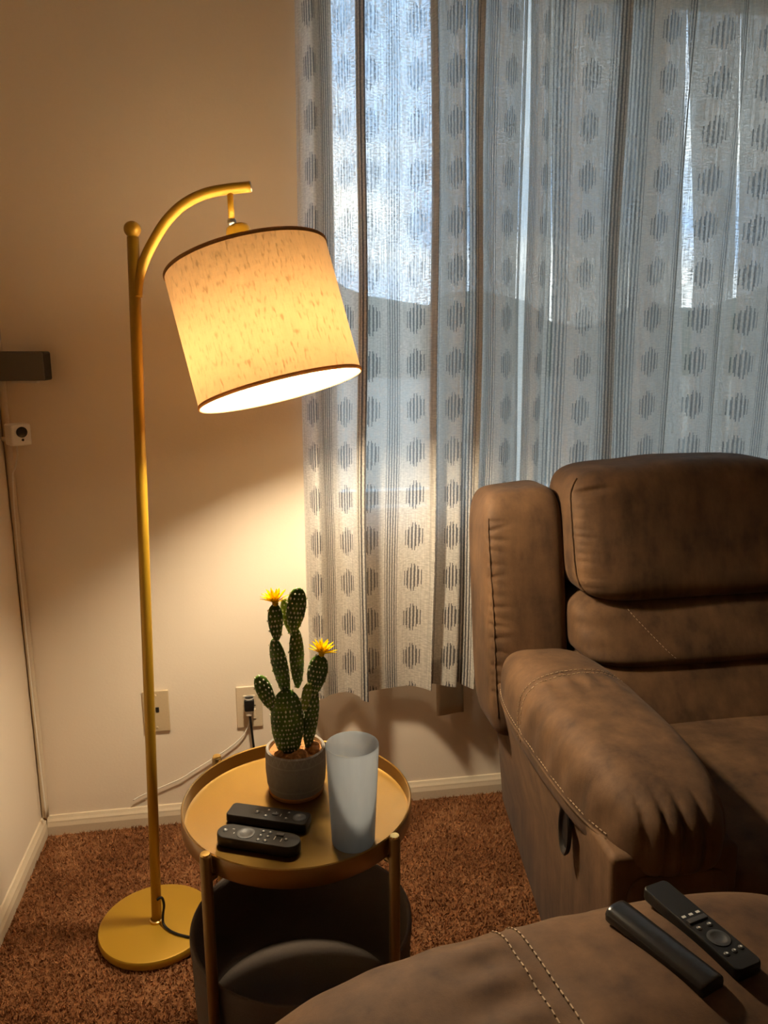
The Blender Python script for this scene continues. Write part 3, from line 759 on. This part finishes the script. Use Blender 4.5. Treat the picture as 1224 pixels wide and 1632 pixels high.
# ------------------------------------------------------------------ wall speaker and camera in the corner
sp = thing('wall_speaker', 'dark grey box speaker mounted high in the corner above the small camera', 'speaker', (-.515, YB, 1.225))
box('cabinet', (-.078, -.074, -.033), (.043, -.012, .033), M['black'], sp, .005, 3)
box('grille', (-.077, -.080, -.032), (.042, -.073, .032), M['grille'], sp, .004, 3)
box('bracket', (-.045, -.03, -.040), (.012, -.0003, -.032), M['white_plastic'], sp, .002)
cmr = thing('security_camera', 'small white cube camera with a round black lens on the corner wall', 'camera', (-.552, 1.920, 1.068), math.radians(34))
box('shell', (-.0225, -.024, -.025), (.0225, .024, .025), M['white_plastic'], cmr, .004, 3)
lathe('lens', [(.0125, 0), (.0125, .0014), (.0117, .002), (.007, .0012), (0, .0008)], M['black_gloss'], cmr, 32, (.001, -.0237, .0065), (0, -1, 0))
lathe('sensor', [(.003, 0), (.003, .0008), (0, .001)], M['black'], cmr, 16, (.002, -.0237, -.0115), (0, -1, 0))
tube('mount', [(-.006, .02, -.01), (-.012, .030, -.012), (-.026, .036, -.012)], .006, M['white_plastic'], cmr, 12)
tube('cable', spline([(-.004, .004, -.024), (-.004, .006, -.05), (-.010, .010, -.078), (-.017, .012, -.100), (-.021, .014, -.2), (-.022, .016, -.45), (-.0195, .0215, -.75), (-.0165, .0212, -1.00)], 60), .0019, M['white_plastic'], cmr, 8)

# ------------------------------------------------------------------ sofas
def sofa_back_section(parent, x0, x1, first):
    cx, hw = (x0 + x1) / 2, (x1 - x0) / 2
    def head(q, p):
        p = p.copy(); p[:, 1] += p[:, 2] * .30
        p[:, 2] += (.011 / (1 + np.exp(-(q[:, 0] + .28) * 14)) - .004) * (q[:, 2] > 0) * q[:, 2]
        rr = random.Random(5)
        for k in range(11):
            z0 = -.75 + 1.25 * (k + rr.uniform(-.3, .3)) / 10; dp = rr.uniform(.0012, .0034)
            p[:, 1] += dp * g(q[:, 2], z0, .028) * g(q[:, 0], -.97, rr.uniform(.07, .15)) * (q[:, 1] < -.2)
        wr = g(q[:, 0], -.86, .12) * g(q[:, 2] - .35 * (q[:, 0] + .86), .66, .045) * (q[:, 1] < .3)
        p[:, 1] += .010 * wr
        p[:, 1] += .004 * np.sin(q[:, 0] * 3 + 1) * (q[:, 1] < 0)
        return p
    hd = Cushion((cx, 1.682, .845), (hw, .102, .152), 5.5, head); ho = hd.build('headrest', M['suede'], parent, 72)
    def lum(q, p):
        p = p.copy(); p[:, 1] += p[:, 2] * .62
        p[:, 1] += .0025 * g(q[:, 0], -1, .25) * np.sin(q[:, 2] * 11)
        return p
    Cushion((cx, 1.640, .634), (hw - .003, .115, .078), 5.0, lum).build('lumbar_cushion', M['suede'], parent, 30)
    def low(q, p):
        p = p.copy(); p[:, 1] += p[:, 2] * .72
        return p
    Cushion((cx, 1.575, .505), (hw - .006, .115, .082), 5.0, low).build('lower_back_cushion', M['suede'], parent, 26)
    def seat(q, p):
        p = p.copy(); p[:, 2] += .012 * g(q[:, 0], 0, .6) * g(q[:, 1], 0, .6) * (q[:, 2] > 0); return p
    Cushion((cx, 1.235, .375), (hw + .012, .30, .085), 4.5, seat).build('seat_cushion', M['suede'], parent, 30)
    Cushion((cx, 1.005, .225), (hw - .006, .045, .155), 5, None).build('footrest_panel', M['suede'], parent, 18)
    if first:
        for t0 in (1,):
            pts = [hd.at([-.99, -.62, z])[0] + np.array([-.001, -.002, 0]) for z in np.linspace(-.9, .9, 40)]
            tube('piping', pts, .0028, M['suede'], ho, 8)
            st = Cushion((cx, 1.640, .634), (hw - .003, .115, .078), 5.0, lum)
            stitches('stitching', [st.at([-.62 + .34 * t, -1, .62 - 1.4 * t])[0] + np.array([0, -.0008, 0]) for t in np.linspace(0, 1, 24)], parent, .005, .004, .0007)

def arm_pad(cx, cy, cz, hx, hy, hz, flip=1, seam=.26):
    """long axis along y, front end at -y; flip=-1 mirrors the outer side"""
    def fn(q, p):
        p = p.copy(); x, y, z = q[:, 0] * flip, q[:, 1], q[:, 2]
        top = np.clip(z, 0, 1)
        fr = np.clip((-y - .62) / .38, 0, 1)
        # gathers where the leather turns down over the front
        gath = g(y, -1.0, .15) * np.clip((.97 - z) / .3, 0, 1) * np.clip((z + .75) / .3, 0, 1)
        valley = (np.abs(np.sin(x * 10.5 + .7 * np.sin(x * 4 + 1))) ** .5 - .7)
        p[:, 1] -= .0125 * gath * valley; p[:, 2] += .005 * gath * valley
        p[:, 2] -= .010 * fr * top
        # seam dip across the pad
        dip = g(y, seam, .016) * (z > -.35)
        p[:, 2] -= .0040 * dip * (z > 0); p[:, 0] *= (1 - .020 * dip)
        # small puckers near the outer seam and either side of the cross seam
        p[:, 0] += flip * .0016 * g(x, -1, .30) * np.sin(y * 31 + 4 * z) * (y < .2) * (z > -.2)
        p[:, 2] += .0026 * g(y, seam - .12, .10) * np.sin(x * 17 + 2 * y) * top
        p[:, 2] += .004 * np.sin(y * 3.2 + .7) * top + .0025 * np.sin(x * 4 + y * 5) * top
        return p
    return Cushion((cx, cy, cz), (hx, hy, hz), 3.2, fn)
def cross_line(c, y, n=70, lift=.0006):
    """points over the pad at one place along it, from the outer seam over the crown to the inner side"""
    rem = (1 - abs(y) ** c.k) ** (1 / c.k); out = []
    for t in np.linspace(-.12, 1.05, n):
        a = math.pi * (1 - t); x, z = math.cos(a), math.sin(a)
        m_ = (abs(x) ** c.k + abs(z) ** c.k) ** (1 / c.k); D = [x / m_ * rem, y, z / m_ * rem]
        n_ = np.array([x, 0, z]); out.append(c.at(D)[0] + n_ * lift)
    return out

sofa = thing('recliner_sofa', 'brown suede recliner sofa with its back against the curtained window', 'sofa', (1.2, 1.45, 0))
def under(parent):                                    # move a part's mesh so that it sits right below its empty
    for ch in list(parent.children):
        if ch.parent == parent and ch.type == 'MESH' and not ch.get('_m'):
            ch.data.transform(Matrix.Translation(-Vector(parent.location))); ch['_m'] = 1
            for g2 in ch.children:
                g2.data.transform(Matrix.Translation(-Vector(parent.location)))
def build_sofa():
    hexa('arm_base', [(.520, .967, .012), (.722, .967, .012), (.722, 1.90, .012), (.648, 1.90, .012), (.506, .967, .50), (.722, .967, .50), (.715, 1.66, .51), (.522, 1.63, .51)], M['suede'], sofa, .012, 3)
    ap = arm_pad(.617, 1.287, .519, .117, .346, .096); ao = ap.build('arm_pad', M['suede'], sofa, 48)
    # outer piping and two rows of stitching along the seam between pad and panel
    seam = [ap.at([-1.0, y, -.25])[0] + np.array([-.0015, 0, 0]) for y in np.linspace(.96, -.96, 70)]
    tube('piping', seam, .0022, M['suede'], ao, 8)
    stitches('stitching', [p + np.array([.0006, 0, .009]) for p in seam], ao, .006, .004, .0009)
    for dy in (.235, .285): stitches('stitching', cross_line(ap, dy), ao, .006, .004, .0008)
    Cushion((.618, .972, .250), (.086, .0125, .215), 9, None).build('arm_front_panel', M['suede'], sofa, 16)
    # recline pull set in the outer panel
    tilt = Matrix.Rotation(math.radians(-90), 3, 'Y')
    cup_ = lathe('recline_pull', [(1.0, 0), (1.06, .10), (1.0, .16), (.90, .14), (.80, .04), (0, .02)], M['dark_slot'], sofa, 32)
    cup_.data.transform(Matrix.Translation((.5200, 1.165, .418)) @ Matrix.Rotation(math.radians(-2), 4, 'Z') @ Matrix.Rotation(math.radians(-90), 4, 'Y') @ Matrix.Diagonal((.047, .023, .05, 1)))
    # side wing
    def wing(q, p):
        p = p.copy(); p[:, 1] += (p[:, 2] + .05) * .20
        p[:, 2] += .010 * q[:, 0] * np.clip(q[:, 2], 0, 1)
        rr = random.Random(23)
        for k in range(17):                                  # short ruched creases along the front seam
            z0 = -.62 + 1.42 * (k + rr.uniform(-.3, .3)) / 16; ln = rr.uniform(.16, .34); dp = rr.uniform(.0022, .0046)
            p[:, 1] += dp * g(q[:, 2], z0 + .10 * (q[:, 0] + .8) * rr.uniform(-1, 1), .017) * np.clip((q[:, 0] + .97) / .06, 0, 1) * g(np.maximum(q[:, 0], -.78), -.78, ln) * (q[:, 1] < -.3)
        return p
    wg = Cushion((.604, 1.692, .655), (.099, .088, .284), 6.0, wing); wo = wg.build('side_wing', M['suede'], sofa, 100)
    tube('piping', [wg.at([-.90 - .13 * max(0, z), -1, z])[0] + np.array([-.0012, -.001, 0]) for z in np.linspace(-.9, .97, 50)], .0017, M['suede'], wo, 8)
    sofa_back_section(sofa, .695, 1.285, True)
    sofa_back_section(sofa, 1.289, 1.880, False)
    hexa('back_shell', [(.66, 1.66, .03), (1.90, 1.66, .03), (1.90, 1.80, .03), (.66, 1.80, .03), (.66, 1.72, .90), (1.90, 1.72, .90), (1.90, 1.815, .90), (.66, 1.815, .90)], M['suede'], sofa, .02, 3)
    box('seat_frame', (.73, 1.03, .03), (1.86, 1.66, .29), M['suede'], sofa, .01)
    hexa('arm_base', [(1.858, .985, .012), (2.06, .985, .012), (1.96, 1.88, .012), (1.858, 1.88, .012), (1.858, .985, .51), (2.074, .985, .51), (2.058, 1.63, .51), (1.865, 1.66, .51)], M['suede'], sofa, .012, 3)
    arm_pad(1.963, 1.283, .517, .117, .350, .098, -1).build('arm_pad', M['suede'], sofa, 30)
    under(sofa)
build_sofa()

near = thing('sofa', 'brown suede sofa arm in the foreground with two black remotes on it', 'sofa', (.35, .30, 0))
def build_near():
    ap = arm_pad(0, 0, 0, .135, .365, .088, seam=-.128)
    rot = Matrix.Translation((.315, .625, .538)) @ Matrix.Rotation(math.radians(-83), 4, 'Z')
    def put(o):
        o.data.transform(rot); return o
    ao = put(ap.build('arm_pad', M['suede'], near, 56))
    for dy in (-.155, -.100): put(stitches('stitching', cross_line(ap, dy), ao, .006, .0035, .0011))
    b = hexa('arm_base', [(-.105, -.34, -.526), (.105, -.34, -.526), (.105, .40, -.526), (-.105, .40, -.526), (-.118, -.335, -.03), (.118, -.335, -.03), (.118, .36, -.03), (-.118, .36, -.03)], M['suede'], near, .015, 3); put(b)
    Cushion((.36, .18, .38), (.37, .31, .085), 4.5).build('seat_cushion', M['suede'], near, 20)
    box('seat_frame', (.03, -.12, .03), (.74, .47, .30), M['suede'], near, .01)
    Cushion((.84, .20, .62), (.11, .33, .33), 4).build('back_cushion', M['suede'], near, 20)
    box('back_shell', (.85, -.12, .03), (1.0, .62, .85), M['suede'], near, .02)
    under(near)
build_near()

# ------------------------------------------------------------------ two remotes on the near arm
def wand():
    a, b = Vector((.381, .706)), Vector((.424, .596)); mid = (a + b) / 2; d = b - a
    t = thing('remote_control', 'black tube-shaped remote lying face down on the foreground sofa arm', 'remote', (mid.x, mid.y, .6255), math.atan2(d.y, d.x))
    L, W, H = .128, .034, .019; V = []; n = 20
    secs = [(-L / 2, .90), (-L / 2 + .0015, .97), (-L / 2 + .005, 1), (L / 2 - .004, 1), (L / 2 - .001, .97), (L / 2, .90)]
    for x, s in secs:
        for k in range(n):
            th = 2 * PI * k / n; cy, cz = math.cos(th), math.sin(th)
            V.append((x, W / 2 * s * math.copysign(abs(cy) ** .8, cy), H / 2 + s * (H / 2) * (math.copysign(abs(cz) ** (.85 if cz > 0 else .35), cz))))
    mesh('body', V, grid(n, len(secs), closeu=True) , M['black_gloss'], t)
    mesh('end_cap', V[:n], [tuple(range(n))[::-1]], M['black'], t, smooth=False); mesh('end_cap', V[-n:], [tuple(range(n))], M['black'], t, smooth=False)
    return t
wand()
a, b = Vector((.438, .728)), Vector((.468, .612)); d = b - a
D3 = []
for k in range(3): D3.append(('mark', -.012, -.010 + .010 * k, .003, .005))
D3 += [('bar', -.003, 0, .006, .026), ('button', .008, -.008, .003, 0), ('button', .008, .007, .003, 0), ('ring', .027, 0, .012, 0), ('button', .047, -.010, .003, 0), ('button', .047, .001, .003, 0), ('button', .046, .011, .003, 0)]
r3 = remote('remote_control', 'flat black remote with white marked buttons lying face up on the foreground sofa arm', ((a.x + b.x) / 2 + .004, (a.y + b.y) / 2, .6265), math.atan2(d.y, d.x) , .138, .035, .015, False, D3)

for o in list(bpy.data.objects):
    if '_m' in o: del o['_m']
